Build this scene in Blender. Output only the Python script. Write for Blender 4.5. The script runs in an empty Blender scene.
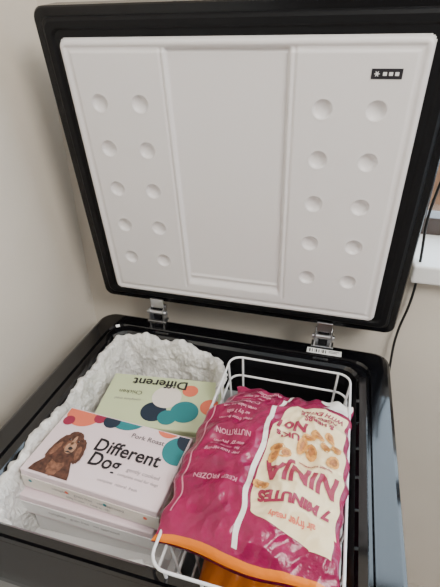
import bpy, bmesh, math, random
from mathutils import Vector, Matrix, noise
random.seed(3)
S=bpy.context.scene
COL=S.collection

# ---------------------------------------------------------------- materials
def mat(name,col,rough=.5,metal=0,bump=0,bscale=50,spec=.5,coat=0,var=0,vscale=8,trans=0,bdist=.004,det=4,sss=0):
    m=bpy.data.materials.new(name); m.use_nodes=True
    nt=m.node_tree; b=nt.nodes['Principled BSDF']
    b.inputs['Base Color'].default_value=(*col,1); b.inputs['Roughness'].default_value=rough
    b.inputs['Metallic'].default_value=metal; b.inputs['Specular IOR Level'].default_value=spec
    b.inputs['Coat Weight'].default_value=coat; b.inputs['Coat Roughness'].default_value=.08
    b.inputs['Transmission Weight'].default_value=trans
    tc=nt.nodes.new('ShaderNodeTexCoord')
    if bump:
        n=nt.nodes.new('ShaderNodeTexNoise'); n.inputs['Scale'].default_value=bscale; n.inputs['Detail'].default_value=det
        bp=nt.nodes.new('ShaderNodeBump'); bp.inputs['Strength'].default_value=bump; bp.inputs['Distance'].default_value=bdist
        nt.links.new(tc.outputs['Object'],n.inputs['Vector']); nt.links.new(n.outputs['Fac'],bp.inputs['Height']); nt.links.new(bp.outputs['Normal'],b.inputs['Normal'])
    if var:
        n=nt.nodes.new('ShaderNodeTexNoise'); n.inputs['Scale'].default_value=vscale; n.inputs['Detail'].default_value=3
        r=nt.nodes.new('ShaderNodeValToRGB')
        r.color_ramp.elements[0].position=.3; r.color_ramp.elements[1].position=.7
        r.color_ramp.elements[0].color=(*[c*(1-var) for c in col],1); r.color_ramp.elements[1].color=(*[min(1,c*(1+var)) for c in col],1)
        nt.links.new(tc.outputs['Object'],n.inputs['Vector']); nt.links.new(n.outputs['Fac'],r.inputs['Fac']); nt.links.new(r.outputs['Color'],b.inputs['Base Color'])
    return m
M_wall=mat('wall_paint',(.69,.63,.55),.85,bump=.08,bscale=180,var=.02)
M_trim=mat('white_gloss',(.85,.85,.84),.35)
M_floor=mat('floor_vinyl',(.42,.37,.32),.5,var=.15,vscale=4)
M_black=mat('black_gloss',(.003,.003,.004),.09,spec=.5,coat=.35)
M_blackl=mat('black_lid_edge',(.003,.003,.004),.22,spec=.3)
M_blackm=mat('black_gasket',(.004,.004,.005),.5,spec=.2)
M_lin=mat('lid_white_plastic',(.79,.76,.76),.38,bump=.05,bscale=140)
M_inner=mat('freezer_liner',(.45,.46,.47),.4)
M_frost=mat('frost',(.76,.745,.72),.5,bump=1,bscale=150,var=.20,vscale=24,bdist=.005,det=7)
M_metal=mat('hinge_steel',(.55,.55,.56),.28,metal=1)
M_wire=mat('white_wire',(.85,.85,.86),.3,coat=.3)
M_pinkb=mat('box_pink',(.82,.665,.70),.5)
M_cream=mat('box_cream',(.80,.73,.66),.55)
M_white=mat('box_white',(.81,.795,.785),.55)
M_green=mat('box_green',(.60,.67,.40),.5)
M_ink=mat('ink_black',(.012,.010,.014),.5)
M_grey=mat('ink_grey',(.28,.25,.26),.5)
M_teal=mat('ink_teal',(.02,.20,.22),.5)
M_navy=mat('ink_navy',(.010,.022,.045),.5)
M_coral=mat('ink_coral',(.74,.16,.09),.5)
M_orange=mat('ink_orange',(.80,.25,.04),.5)
M_maroon=mat('ink_maroon',(.30,.02,.06),.5)
M_dogb=mat('dog_brown',(.085,.032,.02),.6,var=.55,vscale=160)
M_dogl=mat('dog_tan',(.20,.085,.05),.6,var=.45,vscale=200)
M_dogt=mat('dog_light',(.40,.22,.14),.6,var=.35,vscale=200)
M_mag=mat('bag_magenta',(.265,.0,.058),.28,bump=.75,bscale=38,var=.25,vscale=30,spec=.4,bdist=.008,coat=.3)
M_bwhite=mat('bag_white',(.86,.81,.76),.34,bump=.4,bscale=40,spec=.3,bdist=.006)
M_blabel=mat('bag_label',(.88,.71,.43),.34,bump=.4,bscale=40,var=.06,vscale=60,spec=.3,bdist=.006)
M_borange=mat('bag_orange',(.80,.20,.01),.35,bump=.4,bscale=70,spec=.3)
M_bpink=mat('bag_pink_print',(.66,.25,.34),.4)
M_brown=mat('cooked_brown',(.42,.15,.035),.5,var=.45,vscale=200)
M_gold=mat('cooked_gold',(.65,.29,.06),.5,var=.35,vscale=200)
M_wframe=mat('window_frame_dark',(.05,.035,.03),.4)
M_brick=mat('outside_brick',(.35,.18,.10),.9,var=.3,vscale=12)
M_label=mat('label_silver',(.80,.80,.78),.35)
M_cable=mat('cable_black',(.01,.01,.01),.4)
mg=bpy.data.materials.new('window_glass'); mg.use_nodes=True
nt=mg.node_tree; nt.nodes.clear()
o_=nt.nodes.new('ShaderNodeOutputMaterial'); mx=nt.nodes.new('ShaderNodeMixShader'); tr=nt.nodes.new('ShaderNodeBsdfTransparent'); gl=nt.nodes.new('ShaderNodeBsdfGlossy'); gl.inputs['Roughness'].default_value=.03
mx.inputs[0].default_value=.06; nt.links.new(tr.outputs[0],mx.inputs[1]); nt.links.new(gl.outputs[0],mx.inputs[2]); nt.links.new(mx.outputs[0],o_.inputs[0])

# ---------------------------------------------------------------- helpers
def empty(name,loc=(0,0,0),rz=0):
    e=bpy.data.objects.new(name,None); e.location=loc; e.rotation_euler=(0,0,rz); e.empty_display_size=.05; COL.objects.link(e); return e
def mk(name,verts,faces,mats,parent=None,fm=None,smooth=False):
    me=bpy.data.meshes.new(name); me.from_pydata([tuple(v) for v in verts],[],faces)
    if not isinstance(mats,(list,tuple)): mats=[mats]
    for m in mats: me.materials.append(m)
    if fm: me.polygons.foreach_set('material_index',fm)
    if smooth: me.polygons.foreach_set('use_smooth',[True]*len(me.polygons))
    me.update()
    o=bpy.data.objects.new(name,me); COL.objects.link(o)
    if parent: o.parent=parent
    return o
def boxes(name,lst,m,parent=None,bev=0):
    bm=bmesh.new()
    for (x0,x1,y0,y1,z0,z1) in lst:
        r=bmesh.ops.create_cube(bm,size=1)
        for v in r['verts']:
            v.co=Vector(((x0+x1)/2+v.co.x*(x1-x0),(y0+y1)/2+v.co.y*(y1-y0),(z0+z1)/2+v.co.z*(z1-z0)))
    me=bpy.data.meshes.new(name); bm.to_mesh(me); bm.free(); me.materials.append(m)
    o=bpy.data.objects.new(name,me); COL.objects.link(o)
    if parent:o.parent=parent
    if bev:
        md=o.modifiers.new('b','BEVEL'); md.width=bev; md.segments=3; md.limit_method='ANGLE'
    return o
def rrect(x0,x1,y0,y1,r,z,n=6):
    pts=[]
    for cx,cy,a0 in ((x1-r,y1-r,0),(x0+r,y1-r,90),(x0+r,y0+r,180),(x1-r,y0+r,270)):
        for i in range(n+1):
            a=math.radians(a0+90*i/n); pts.append((cx+r*math.cos(a),cy+r*math.sin(a),z))
    return pts
def loft(name,rings,mats,mi,parent=None,cap0=True,cap1=True):
    V=[];F=[];fm=[];n=len(rings[0])
    for r in rings: V+=r
    for k in range(len(rings)-1):
        for i in range(n):
            j=(i+1)%n; F.append((k*n+i,k*n+j,(k+1)*n+j,(k+1)*n+i)); fm.append(mi[k])
    if cap0: F.append(tuple(reversed(range(n)))); fm.append(mi[0])
    if cap1: F.append(tuple((len(rings)-1)*n+i for i in range(n))); fm.append(mi[-1])
    o=mk(name,V,F,mats,parent,fm,False)
    return o
def tube(name,lines,rad,m,parent=None,cyclic=None,bez=False):
    cu=bpy.data.curves.new(name,'CURVE'); cu.dimensions='3D'; cu.bevel_depth=rad; cu.bevel_resolution=3
    for i,l in enumerate(lines):
        s=cu.splines.new('NURBS' if bez else 'POLY'); s.points.add(len(l)-1)
        for p,c in zip(s.points,l): p.co=(*c,1)
        if bez: s.order_u=3; s.use_endpoint_u=True
        if cyclic and cyclic[i]: s.use_cyclic_u=True
    t=bpy.data.objects.new('tmp',cu); COL.objects.link(t)
    dg=bpy.context.evaluated_depsgraph_get(); dg.update()
    me=bpy.data.meshes.new_from_object(t.evaluated_get(dg)); bpy.data.objects.remove(t)
    me.name=name; me.materials.clear(); me.materials.append(m)
    me.polygons.foreach_set('use_smooth',[True]*len(me.polygons))
    o=bpy.data.objects.new(name,me); COL.objects.link(o)
    if parent:o.parent=parent
    return o
def textmesh(s,size,bold=0,align='CENTER',sx=1):
    cu=bpy.data.curves.new('t','FONT'); cu.body=s; cu.size=size; cu.align_x=align; cu.align_y='CENTER'; cu.offset=bold; cu.resolution_u=3
    t=bpy.data.objects.new('tmp',cu); COL.objects.link(t)
    dg=bpy.context.evaluated_depsgraph_get(); dg.update()
    me=bpy.data.meshes.new_from_object(t.evaluated_get(dg)); bpy.data.objects.remove(t)
    V=[(v.co.x*sx,v.co.y) for v in me.vertices]; F=[tuple(p.vertices) for p in me.polygons]
    return V,F
def flat_text(name,s,size,x,y,z,m,parent,bold=0,rot=0,align='CENTER',sx=1,fn=None):
    V,F=textmesh(s,size,bold,align,sx); c,sn=math.cos(rot),math.sin(rot)
    P=[(x+a*c-b*sn,y+a*sn+b*c) for a,b in V]
    P=[fn(a,b) for a,b in P] if fn else [(a,b,z) for a,b in P]
    return mk(name,P,F,m,parent)
def disc(cx,cy,rx,ry,a0=0,a1=360,n=28,rot=0,jag=0):
    p=[]
    full=(a1-a0)>=360
    for i in range(n if full else n+1):
        a=math.radians(a0+(a1-a0)*i/n); k=1+jag*((i%2)*2-1)*(.5+.5*math.sin(i*2.3)); x,y=rx*k*math.cos(a),ry*k*math.sin(a); r=math.radians(rot)
        p.append((cx+x*math.cos(r)-y*math.sin(r),cy+x*math.sin(r)+y*math.cos(r)))
    return p
def decal(name,pts,z,m,parent):
    return mk(name,[(a,b,z) for a,b in pts],[tuple(range(len(pts)))],m,parent)

W,D,L,TH=.57,.509,.507,1.43109
# ---------------------------------------------------------------- room
WX=-.088; WY=.085; FZ=-.85
o=boxes('wall_left',[(WX-.1,WX,-2.4,WY+.2,FZ,1.7)],M_wall)
wx0,wx1,wz0,wz1=.585,1.75,.155,1.25
boxes('wall_back',[(WX,wx0,WY,WY+.2,FZ,1.7),(wx0,wx1,WY,WY+.2,FZ,wz0-.02),(wx0,wx1,WY,WY+.2,wz1,1.7),(wx1,2.4,WY,WY+.2,FZ,1.7)],M_wall)
boxes('floor',[(WX-.1,2.4,-2.4,WY+.2,FZ-.1,FZ)],M_floor)
boxes('ceiling',[(WX-.1,2.4,-2.4,WY+.2,1.7,1.8)],M_trim)
we=empty('window_1')
boxes('sill',[(wx0-.0,wx1+.03,WY-.03,WY+.2,wz0-.035,wz0)],M_trim,we,.005)
boxes('frame',[(wx0,wx0+.03,WY+.12,WY+.17,wz0,wz1),(wx1-.04,wx1,WY+.12,WY+.17,wz0,wz1),(wx0,wx1,WY+.12,WY+.17,wz0,wz0+.035),(wx0,wx1,WY+.12,WY+.17,wz1-.04,wz1),(1.14,1.18,WY+.12,WY+.17,wz0,wz1)],M_wframe,we,.003)
boxes('glass',[(wx0+.03,wx1-.04,WY+.143,WY+.147,wz0+.035,wz1-.04)],mg,we)
boxes('garden_wall',[(.4,4,2.4,2.6,FZ,.15)],M_brick)

# ---------------------------------------------------------------- freezer
fz=empty('chest_freezer')
rr=lambda i,z,r:rrect(i,W-i,-D+i,-i,r,z)
rings=[rr(.004,FZ+.03,.03),rr(.002,-.06,.03),rr(.0,-.045,.03),rr(0,-.006,.03),rr(.0015,-.002,.0285),rr(.006,0,.025),
       rr(.034,0,.03),rr(.036,-.004,.03),rr(.040,-.004,.03),rr(.042,0,.03),rr(.052,-.001,.03),rr(.056,-.006,.03),rr(.060,-.035,.03),rr(.061,-.10,.03),rr(.063,-.11,.03),rr(.075,-.62,.03)]
b_=loft('body',rings,[M_black,M_blackm,M_inner],[0]*11+[1]*2+[2]*2,fz)
boxes('feet',[(x,x+.04,y,y+.04,FZ,FZ+.03) for x in (.03,.5) for y in (-.48,-.06)],M_blackm,fz)
zh,yh=.0372,.0095
dv=Vector((0,-math.cos(TH),math.sin(TH))); nv=Vector((0,-math.sin(TH),-math.cos(TH)))
ML=Matrix(((1,0,0,0),(0,dv.y,nv.y,yh),(0,dv.z,nv.z,zh),(0,0,0,1)))
def lr(i,n_,r): return rrect(i,W-i,i,L-i,r,n_)
lid=loft('lid_shell',[lr(.012,-.055,.016),lr(.003,-.050,.016),lr(0,-.042,.016),lr(0,-.003,.016),lr(.002,0,.015),lr(.012,0,.012),lr(.014,.003,.012),lr(.018,.006,.012),lr(.026,.006,.012),lr(.029,.003,.012),lr(.05,.003,.012)],[M_blackl,M_blackm],[0]*4+[0]+[1]*5,fz)
lid.matrix_local=ML
x0,x1,l0,l1=.037,.531,.031,.469
NX,NL=340,300
def sst(a,b,x):
    t=max(0,min(1,(x-a)/(b-a))); return t*t*(3-2*t)
dim=[(a,c) for a in (.085,.150,.4095,.477) for c in (.385,.317,.249,.180,.1125)]
def hgt(x,l):
    cx,cy=(x0+x1)/2,(l0+l1)/2; hx,hy=(x1-x0)/2,(l1-l0)/2; r=.012
    qx,qy=abs(x-cx)-hx+r,abs(l-cy)-hy+r
    d=-(math.hypot(max(qx,0),max(qy,0))+min(max(qx,qy),0)-r)
    h=.009*math.sqrt(max(0,min(1,1-(1-min(d,.006)/.006)**2)))if d>0 else 0
    h-=.002*(sst(.008,.011,d)-sst(.014,.018,d))
    m=sst(.194,.198,x)*(1-sst(.361,.365,x))*sst(.064,.078,l)*(1-sst(.454,.458,l))
    h-=.0065*m
    for gx in (.189,.370):
        if .05<l<.46: h-=.0022*math.exp(-((x-gx)/.0018)**2)*sst(.055,.065,l)*(1-sst(.452,.46,l))
    if .199<x<.36: h+=.002*math.exp(-((l-.083)/.003)**2)
    for a,c in dim:
        dd=math.hypot(x-a,l-c)
        if dd<.016:
            h-=.0066*math.sqrt(max(0,1-(dd/.0125)**2))*(1-sst(.011,.0128,dd)) if dd<.0125 else 0
            h+=.0005*math.exp(-((dd-.0132)/.001)**2)
    return h
V=[];F=[]
for j in range(NL+1):
    for i in range(NX+1):
        x=x0+(x1-x0)*i/NX; l=l0+(l1-l0)*j/NL
        V.append((x,l,.0032+hgt(x,l)))
for j in range(NL):
    for i in range(NX):
        q=(j*(NX+1)+i,j*(NX+1)+i+1,(j+1)*(NX+1)+i+1,(j+1)*(NX+1)+i)
        if all(V[k][2]<.0033 for k in q): continue
        F.append(q)
pn=mk('lid_inner_panel',V,F,M_lin,fz,None,True); pn.matrix_local=ML
LZ=.0122
lb=boxes('lid_label',[(.464,.500,.4225,.434,LZ-.001,LZ+.0008)],M_ink,fz); lb.matrix_local=ML
lm=boxes('lid_label_marks',[(.4775+k*.007,.482+k*.007,.4262,.4303,LZ+.0008,LZ+.0011) for k in range(3)],M_white,fz); lm.matrix_local=ML
for a_ in range(3):
    t=decal('lid_label_star',disc(.4705,.4283,.0036,.0007,n=8,rot=a_*60),LZ+.0012+.0001*a_,M_white,fz); t.matrix_local=ML
for hx in (.104,.434):
    boxes('hinge_plate',[(hx-.004,hx+.036,-.012,.006,.0,.003),(hx,hx+.032,.002,.008,.0,.034)],M_metal,fz,.001)
    boxes('hinge_cheeks',[(hx,hx+.003,-.012,.004,.003,.03),(hx+.029,hx+.032,-.012,.004,.003,.03)],M_metal,fz,.0008)
    boxes('hinge_arm',[(hx+.008,hx+.024,-.008,.004,.003,.017),(hx+.006,hx+.026,-.004,.004,.012,.045)],M_blackm,fz,.0015)
    tube('hinge_pin',[[(hx-.004,-.006,.021),(hx+.036,-.006,.021)]],.0045,M_metal,fz)
    boxes('hinge_lid_leaf',[(hx+.002,hx+.030,-.0045,.0,.030,.05)],M_metal,fz,.001)
boxes('rating_sticker',[(.424,.486,-.031,-.016,-.0002,.0004)],M_label,fz)
boxes('rating_sticker_print',[(.428+.004*k+.001*(k*7%3),.4305+.004*k,-.028,-.019,.0004,.0006) for k in range(8)]+[(.463,.482,-.021,-.0195,.0004,.0006),(.463,.478,-.025,-.0235,.0004,.0006)],M_ink,fz)

# frost lining
path=[(.297,-.452),(.26,-.456),(.18,-.456),(.11,-.455),(.078,-.445),(.064,-.42),(.061,-.38),(.060,-.3),(.060,-.22),(.060,-.14),(.062,-.095),(.078,-.066),(.11,-.058),(.16,-.060),(.21,-.066),(.25,-.075),(.278,-.095),(.292,-.125),(.296,-.16)]
def samp(t):
    t=t*(len(path)-1); i=min(int(t),len(path)-2); f=t-i
    P=[Vector(path[max(0,min(len(path)-1,k))]) for k in (i-1,i,i+1,i+2)]
    return .5*((2*P[1])+(P[2]-P[0])*f+(2*P[0]-5*P[1]+4*P[2]-P[3])*f*f+(-P[0]+3*P[1]-3*P[2]+P[3])*f**3)
NP,NH=640,80; V=[];F=[]
for i in range(NP+1):
    t=i/NP; p=samp(t); q=samp(min(1,t+.002))-samp(max(0,t-.002)); q.normalize(); nn=Vector((q.y,-q.x))
    c=Vector((.18,-.26))
    if (c-p).dot(nn)<0: nn=-nn
    top=-.007+.013*noise.noise(Vector((p.x*22,p.y*22,1)))+.006*noise.noise(Vector((p.x*70,p.y*70,5)))
    if p.y<-.43: top-=.012
    for j in range(NH+1):
        u=j/NH
        if j<8: off=-.006+.012*(j/8); z=top+(.004*math.sin(j/8*math.pi))
        else:
            w=(j-8)/(NH-8); off=.006+.016*w**.6; z=top-.22*w
        P=Vector((p.x,p.y,z))
        off+=.007*noise.noise(P*26)+.0036*noise.noise(P*60+Vector((3,1,2)))+.0034*max(0,noise.noise(P*130))+.0018*noise.noise(P*260)
        pp=p+nn*off; V.append((pp.x,pp.y,z+.0015*noise.noise(P*140)))
for i in range(NP):
    for j in range(NH):
        a=i*(NH+1)+j; F.append((a,a+1,a+NH+2,a+NH+1))
fo=mk('frost_lining',V,F,M_frost,fz,None,True)
md=fo.modifiers.new('s','SOLIDIFY'); md.thickness=.002; md.offset=-1

# ---------------------------------------------------------------- wire basket
bk=[];cy=[]
def ring(i,z): return rrect(.298+i,.502-i,-.462+i,-.092-i,.02,z,5)
for i,z in ((0,.012),(.001,-.028),(.008,-.10),(.014,-.17),(.02,-.20)): bk.append(ring(i,z)); cy.append(True)
for k in range(9):
    x=.318+k*.0205; xx=.4+(x-.4)*.88
    for ya,yb in ((-.092,-.112),(-.462,-.442)):
        if k in(0,8) or (ya<-.2 and k%2==0): bk.append([(x,ya,.012),(xx,yb,-.2)]); cy.append(False)
    bk.append([(xx,-.112,-.2),(xx,-.442,-.2)]); cy.append(False)
for k in range(7):
    y=-.115-k*.05; yy=-.277+(y+.277)*.9
    for xa,xb in ((.298,.318),(.502,.482)): bk.append([(xa,y,.012),(xb,yy,-.2)]); cy.append(False)
tube('wire_basket',bk,.0019,M_wire,None,cy)

# ---------------------------------------------------------------- dog food boxes
BW,BD,BH=.206,.120,.040
def foodbox(loc,rz,top,side,art=None,name='dog_food_box'):
    e=empty(name,loc,rz)
    boxes('carton',[(0,BW,0,BD,-BH,0)],top if art else side,e,.0022)
    if art:
        boxes('sleeve_band',[(-.0006,BW+.0006,-.0006,BD+.0006,-BH+.004,-.012)],side,e,.0005)
    return e
e1=foodbox((.075,-.385,.0),math.radians(-2.8),M_pinkb,M_cream,True)
z1=.0004
def clipc(cx,cy,r,lo,hi):
    return [(max(.003,min(BW-.003,a)),max(.003,min(BD-.003,b))) for a,b in disc(cx,cy,r,r,n=60)]
for n_,cx,cy_,r,m,k in (('shape_coral',.030,.118,.030,M_coral,0),('shape_maroon_dot',.058,.112,.010,M_maroon,1),('shape_teal',.098,.136,.034,M_teal,2),('shape_navy',.078,.112,.013,M_navy,3),('shape_teal_b',.196,.092,.024,M_teal,0),('shape_navy_b',.204,.112,.018,M_navy,1),('shape_coral_b',.168,.126,.018,M_coral,2),('shape_maroon',.014,.094,.009,M_maroon,3)):
    decal(n_,clipc(cx,cy_,r,0,1),z1+k*.0001,m,e1)
flat_text('title_a','Different',.030,.128,.067,z1+.0006,M_ink,e1,bold=.0006,sx=.92)
flat_text('title_b','Dog',.030,.106,.044,z1+.0006,M_ink,e1,bold=.0006,sx=.92)
flat_text('flavour','Pork Roast',.0115,.145,.097,z1+.0006,M_ink,e1)
flat_text('strap_a','gently cooked',.0085,.165,.043,z1+.0006,M_grey,e1)
flat_text('strap_b','complete meal for dogs',.0062,.162,.033,z1+.0006,M_grey,e1)
flat_text('strap_c','complete  natural  fresh',.006,.140,.018,z1+.0006,M_grey,e1)
def dg(n_,pts,k,m): decal('dog_'+n_,[(a*.92+.002,(b-.003)*.95+.003) for a,b in pts],z1+.0003+k*.00008,m,e1)
dg('chest',[(.010,.003),(.013,.014),(.020,.024),(.028,.036),(.034,.044),(.056,.044),(.064,.034),(.070,.022),(.075,.012),(.078,.003)],0,M_dogb)
dg('bib',disc(.046,.018,.012,.015,n=22,jag=.12),1,M_dogl)
dg('neck',disc(.046,.042,.016,.018,n=26,jag=.05),2,M_dogb)
dg('head',disc(.046,.064,.0150,.0175,n=30,jag=.02),3,M_dogl)
dg('crown',disc(.045,.074,.0125,.009,n=24,jag=.05),4,M_dogb)
dg('ear_l',disc(.0285,.050,.0085,.024,n=26,rot=-12,jag=.07),5,M_dogb)
dg('ear_r',disc(.0655,.051,.0085,.023,n=26,rot=14,jag=.07),5,M_dogb)
dg('ear_l_sheen',disc(.028,.046,.004,.014,n=18,rot=-12,jag=.12),6,M_dogl)
dg('ear_r_sheen',disc(.066,.047,.004,.013,n=18,rot=14,jag=.12),6,M_dogl)
dg('muzzle',disc(.049,.0525,.0085,.0105),6,M_dogt)
dg('blaze',disc(.047,.066,.0025,.009,n=16,jag=.08),6,M_dogt)
dg('nose',disc(.0495,.0515,.0038,.0028),7,M_ink)
dg('mouth',[(.042,.0445),(.0495,.0468),(.057,.0445),(.0495,.0437)],7,M_ink)
for ex in (.0395,.0545):
    dg('eye_rim',disc(ex,.0655,.0028,.0023),7,M_dogb); dg('eye',disc(ex,.0655,.0018,.0018),8,M_ink); dg('eye_glint',disc(ex+.0006,.0662,.0004,.0004,n=8),9,M_white)
def ftext(s,size,x,z,m,e,y=-.0012):
    V,F=textmesh(s,size); return mk('front_print',[(x+a,y,z+b) for a,b in V],F,m,e)
ftext('complete   grain free   vet approved',.0075,.103,-.020,M_grey,e1)
ftext('500g frozen  -  keep at -18c',.006,.103,-.029,M_grey,e1)
for k in range(4):
    mk('front_icon',[(.014+.058*k+a,-.0013,-.019+b) for a,b in disc(0,0,.0028,.0028,n=14)],[tuple(range(14))],M_coral if k%2 else M_teal,e1)
e2=foodbox((.066,-.396,-.0425),math.radians(-1.0),M_pinkb,M_white,True)
ftext('complete   grain free   vet approved',.0075,.103,-.021,M_grey,e2)
e3=foodbox((.080,-.392,-.085),math.radians(2.0),M_white,M_white)
foodbox((.068,-.404,-.1275),math.radians(-1.5),M_white,M_white)
foodbox((.078,-.398,-.170),0,M_white,M_white)
g=foodbox((.097,-.250,-.0425),math.radians(7.0),M_green,M_cream,True)
for n_,cx,cy_,r,m,k in (('shape_navy',.098,.034,.022,M_navy,0),('shape_white',.112,.070,.026,M_cream,1),('shape_orange',.150,.090,.014,M_coral,3),('shape_teal',.150,.040,.024,M_teal,2),('shape_coral',.192,.056,.018,M_coral,1),('shape_teal_b',.124,.024,.016,M_teal,3)):
    decal(n_,clipc(cx,cy_,r,0,1),z1+k*.0001,m,g)
flat_text('title_a','Different',.028,.092,.102,z1+.0006,M_ink,g,bold=.0006,rot=math.pi)
flat_text('flavour','Chicken',.013,.045,.074,z1+.0006,M_ink,g,rot=math.pi)
flat_text('strap','complete meal',.008,.045,.056,z1+.0006,M_grey,g,rot=math.pi)
foodbox((.085,-.232,-.085),math.radians(2),M_white,M_white)
foodbox((.082,-.235,-.1275),0,M_white,M_white)
foodbox((.082,-.235,-.170),0,M_white,M_white)

# ---------------------------------------------------------------- frozen food bag
bag=empty('frozen_food_bag')
def ridge(v): return (1-abs(noise.noise(v))*2.2)
def bagpt(s,t,side=1,off=0):
    xl=.324-.032*sst(0,.45,t); xr=.506-.010*t
    xl+=.003*math.sin(t*17)+.002*math.sin(t*41); xr+=.002*math.sin(t*13+1)+.0015*math.sin(t*47)
    x=xl+(xr-xl)*s
    y=-.160-.272*t +.003*math.sin(s*9)-.010*s*t+(.0025*math.sin(s*38) if t<.1 else 0)
    ps=max(0,math.sin(math.pi*min(1,max(0,s)))); pt=max(0,math.sin(math.pi*min(1,max(0,t))))
    pr=(ps**.5)*(pt**.45)
    zb=.003+.012*sst(0,.3,t)-.006*sst(.85,1,t)
    wr=.006*noise.noise(Vector((x*24,y*14,3)))+.0052*(ridge(Vector((x*20+y*11,y*22-x*8,8)))-.5)+.0019*(ridge(Vector((x*60-y*24,y*45,4)))-.5)
    edge=.003*math.sin(y*150)*(1-ps)*(1-.3*side)
    if side>0: z=zb+.035*pr+wr*(.15+1.2*min(1,pr*1.4))+edge
    else:
        z=zb-.055*pr+wr*pr+edge-.001; x=.4+(x-.4)*(1-.10*pr)
    return (x,y,z+off)
NS,NT=170,210
V=[bagpt(i/NS,j/NT) for j in range(NT+1) for i in range(NS+1)]
F=[];fm=[]
for j in range(NT):
    for i in range(NS):
        a=j*(NS+1)+i; F.append((a,a+NS+1,a+NS+2,a+1)); fm.append(1 if j>=NT-5 else 0)
nb=len(V)
V+=[bagpt(i/NS,j/NT,-1) for j in range(NT+1) for i in range(NS+1)]
for j in range(NT):
    for i in range(NS):
        a=nb+j*(NS+1)+i; F.append((a,a+1,a+NS+2,a+NS+1)); fm.append(0)
bo=mk('bag_film',V,F,[M_mag,M_borange],bag,fm,True)
def patch(name,fa,fb,t0,t1,m,off,n=16,k=60):
    V=[];F=[]
    for j in range(k+1):
        t=t0+(t1-t0)*j/k
        for i in range(n+1):
            a=fa(t); b=fb(t); V.append(bagpt(a+(b-a)*i/n,t,1,off))
    for j in range(k):
        for i in range(n):
            a=j*(n+1)+i; F.append((a,a+n+1,a+n+2,a+1))
    return mk(name,V,F,m,bag,None,True)
patch('centre_stripe',lambda t:.475-.045*t,lambda t:.505-.045*t,.0,.955,M_bwhite,.0008,6,180)
patch('label',lambda t:.58-.09*sst(.15,.5,t),lambda t:.970,.16,.82,M_blabel,.0010,80,140)
patch('label_foot',lambda t:.49+.35*sst(.82,.90,t),lambda t:.955,.82,.90,M_blabel,.0010,60,18)
patch('torn_corner',lambda t:.72+.9*t+.03*math.sin(t*110),lambda t:1-.25*t,.0,.13,M_bwhite,.0010,30,26)
def bfn(off):
    return lambda a,b: bagpt(a/.20,-b/.268,1,off)
def btext(s,size,sx_,t,m,bold=0,wx=1,rot=0,off=.0020):
    V,F=textmesh(s,size,bold,'CENTER',wx)
    bm=bmesh.new(); vs=[bm.verts.new((a,b,0)) for a,b in V]
    for f in F:
        try: bm.faces.new([vs[q] for q in f])
        except ValueError: pass
    bmesh.ops.triangulate(bm,faces=bm.faces[:])
    for _ in range(3):
        le=[e for e in bm.edges if e.calc_length()>.0035]
        if not le: break
        bmesh.ops.subdivide_edges(bm,edges=le,cuts=1)
        bmesh.ops.triangulate(bm,faces=[f for f in bm.faces if len(f.verts)>3])
    fn=bfn(off); c,sn=math.cos(rot),math.sin(rot); X,Y=sx_*.20,-t*.268
    for v in bm.verts:
        a,b=v.co.x,v.co.y; v.co=Vector(fn(X+a*c-b*sn,Y+a*sn+b*c))
    me=bpy.data.meshes.new('p'); bm.to_mesh(me); bm.free(); me.materials.append(m)
    o=bpy.data.objects.new('print_'+s.split()[0].lower(),me); COL.objects.link(o); o.parent=bag
PI=math.pi
btext('WITH EXTRA',.0105,.79,.20,M_maroon,.0004,rot=PI)
btext('AGED BITE',.0105,.79,.245,M_maroon,.0004,rot=PI)
btext('& HERBS',.0105,.79,.29,M_maroon,.0004,rot=PI)
btext("UK's",.015,.61,.42,M_maroon,.0006,rot=PI)
btext('No1',.023,.62,.35,M_maroon,.0010,rot=PI)
btext('NINJA',.036,.735,.61,M_maroon,.0014,.85,rot=PI)
btext('7 MINUTES',.0165,.73,.745,M_maroon,.0010,rot=PI)
btext('air fryer ready',.009,.72,.82,M_coral,.0003,rot=PI)
btext('serving suggestion',.0055,.80,.535,M_maroon,.0001,rot=PI)
def bdisc(name,cs,ct,rx,ry,m,off,rot=0):
    p=disc(cs*.2,-ct*.268,rx,ry,rot=rot,n=20,jag=.06); f=bfn(off)
    c=f(cs*.2,-ct*.268); V=[c]+[f(a,b) for a,b in p]
    mk(name,V,[(0,1+i,1+(i+1)%20) for i in range(20)],m,bag)
for k,(a,c) in enumerate([(.56,.50),(.61,.52),(.55,.54),(.88,.36),(.80,.38),(.74,.41),(.91,.42),(.84,.44),(.76,.48),(.53,.70),(.90,.49),(.70,.46)]):
    bdisc('food_piece',a,c,.009,.006,M_gold,.0018+.0001*k,rot=k*40); bdisc('food_crust',a+.004,c,.0055,.0035,M_brown,.0024+.0001*k,rot=k*40)
for k,(t0,s0,tx) in enumerate([(.08,.28,'INGREDIENTS'),(.13,.26,'chicken breast, flour'),(.165,.26,'wheat, oil, water'),(.20,.25,'pepper, garlic'),(.26,.27,'COOKING'),(.31,.25,'oven bake 18 min'),(.345,.25,'air fry 7 min'),(.38,.25,'cook from frozen'),(.47,.26,'NUTRITION'),(.52,.25,'energy  protein'),(.555,.25,'fat  carbs  salt'),(.59,.25,'per 100g serving'),(.72,.26,'KEEP FROZEN')]):
    btext(tx,.0088 if tx.isupper() else .0066,s0,t0,M_bpink,.0002,rot=PI,off=.0013)
patch('panel_line',lambda t:.07-.02*t,lambda t:.08-.02*t,.06,.9,M_bpink,.0008,2,140)

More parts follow.
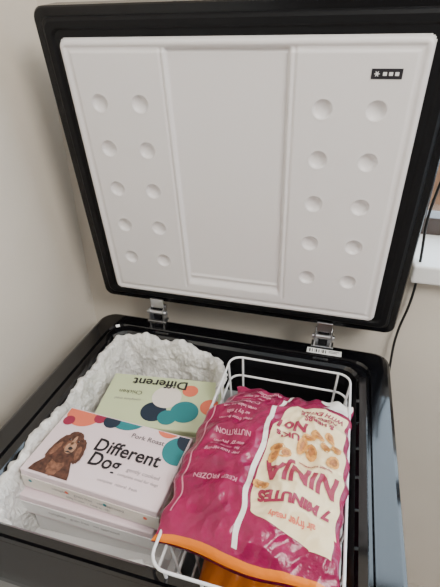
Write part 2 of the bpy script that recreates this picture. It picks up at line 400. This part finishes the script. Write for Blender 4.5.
# second, lower bag in the basket
V=[];F=[];NS2=40
for j in range(NS2+1):
    for i in range(NS2+1):
        s,t=i/NS2,j/NS2; pr=(math.sin(math.pi*s)**.5)*(math.sin(math.pi*t)**.5) if 0<s<1 and 0<t<1 else 0
        x=.325+.150*s; y=-.30-.13*t; V.append((x,y,-.152+.045*pr+.008*noise.noise(Vector((x*60,y*60,2)))))
for j in range(NS2):
    for i in range(NS2):
        a=j*(NS2+1)+i; F.append((a,a+NS2+1,a+NS2+2,a+1))
n0=len(V); V+=[(x,y,-.152-(z+.152)*.8-(.008 if 0<(k%(NS2+1))<NS2 and 0<k//(NS2+1)<NS2 else 0)) for k,(x,y,z) in enumerate(V[:n0])]
F+=[tuple(n0+q for q in reversed(f)) for f in F[:]]
mk('snack_bag',V,F,[M_borange],None,None,True)

# ---------------------------------------------------------------- cable
tube('power_cable',[[(.600,.078,.30),(.590,.076,.24),(.597,.074,.17),(.600,.072,.08),(.585,.070,.0),(.588,.068,-.08),(.60,.05,-.3),(.60,.05,-.8)]],.0024,M_cable,None,None,True)

# ---------------------------------------------------------------- light
w=bpy.data.worlds.new('World'); S.world=w; w.use_nodes=True
nt=w.node_tree; bg=nt.nodes['Background']
tc=nt.nodes.new('ShaderNodeTexCoord'); sp=nt.nodes.new('ShaderNodeSeparateXYZ'); rp=nt.nodes.new('ShaderNodeValToRGB')
nt.links.new(tc.outputs['Generated'],sp.inputs[0])
mr=nt.nodes.new('ShaderNodeMapRange'); mr.inputs[1].default_value=-1; mr.inputs[2].default_value=1
nt.links.new(sp.outputs['Y'],mr.inputs[0]); nt.links.new(mr.outputs[0],rp.inputs[0])
rp.color_ramp.elements[0].position=.40; rp.color_ramp.elements[0].color=(.052,.047,.042,1)
rp.color_ramp.elements[1].position=.60; rp.color_ramp.elements[1].color=(.70,.86,1,1)
nt.links.new(rp.outputs[0],bg.inputs[0]); bg.inputs[1].default_value=6.5
def area(n_,loc,tgt,size,e,col):
    l=bpy.data.lights.new(n_,'AREA'); l.size=size; l.energy=e; l.color=col
    o=bpy.data.objects.new(n_,l); COL.objects.link(o); o.location=loc
    o.rotation_euler=(Vector(tgt)-Vector(loc)).to_track_quat('-Z','Y').to_euler()
area('room_light',(1.35,-1.05,1.35),(.2,-.05,.1),.6,29,(1,.945,.865))

# ---------------------------------------------------------------- camera
cd=bpy.data.cameras.new('Camera'); cd.sensor_fit='AUTO'; cd.sensor_width=36; cd.lens=435.355*36/587; cd.clip_start=.01
c=bpy.data.objects.new('Camera',cd); COL.objects.link(c)
c.location=(.44631,-.68277,.50142); c.rotation_euler=(1.03593,.01034,.27241)
S.camera=c
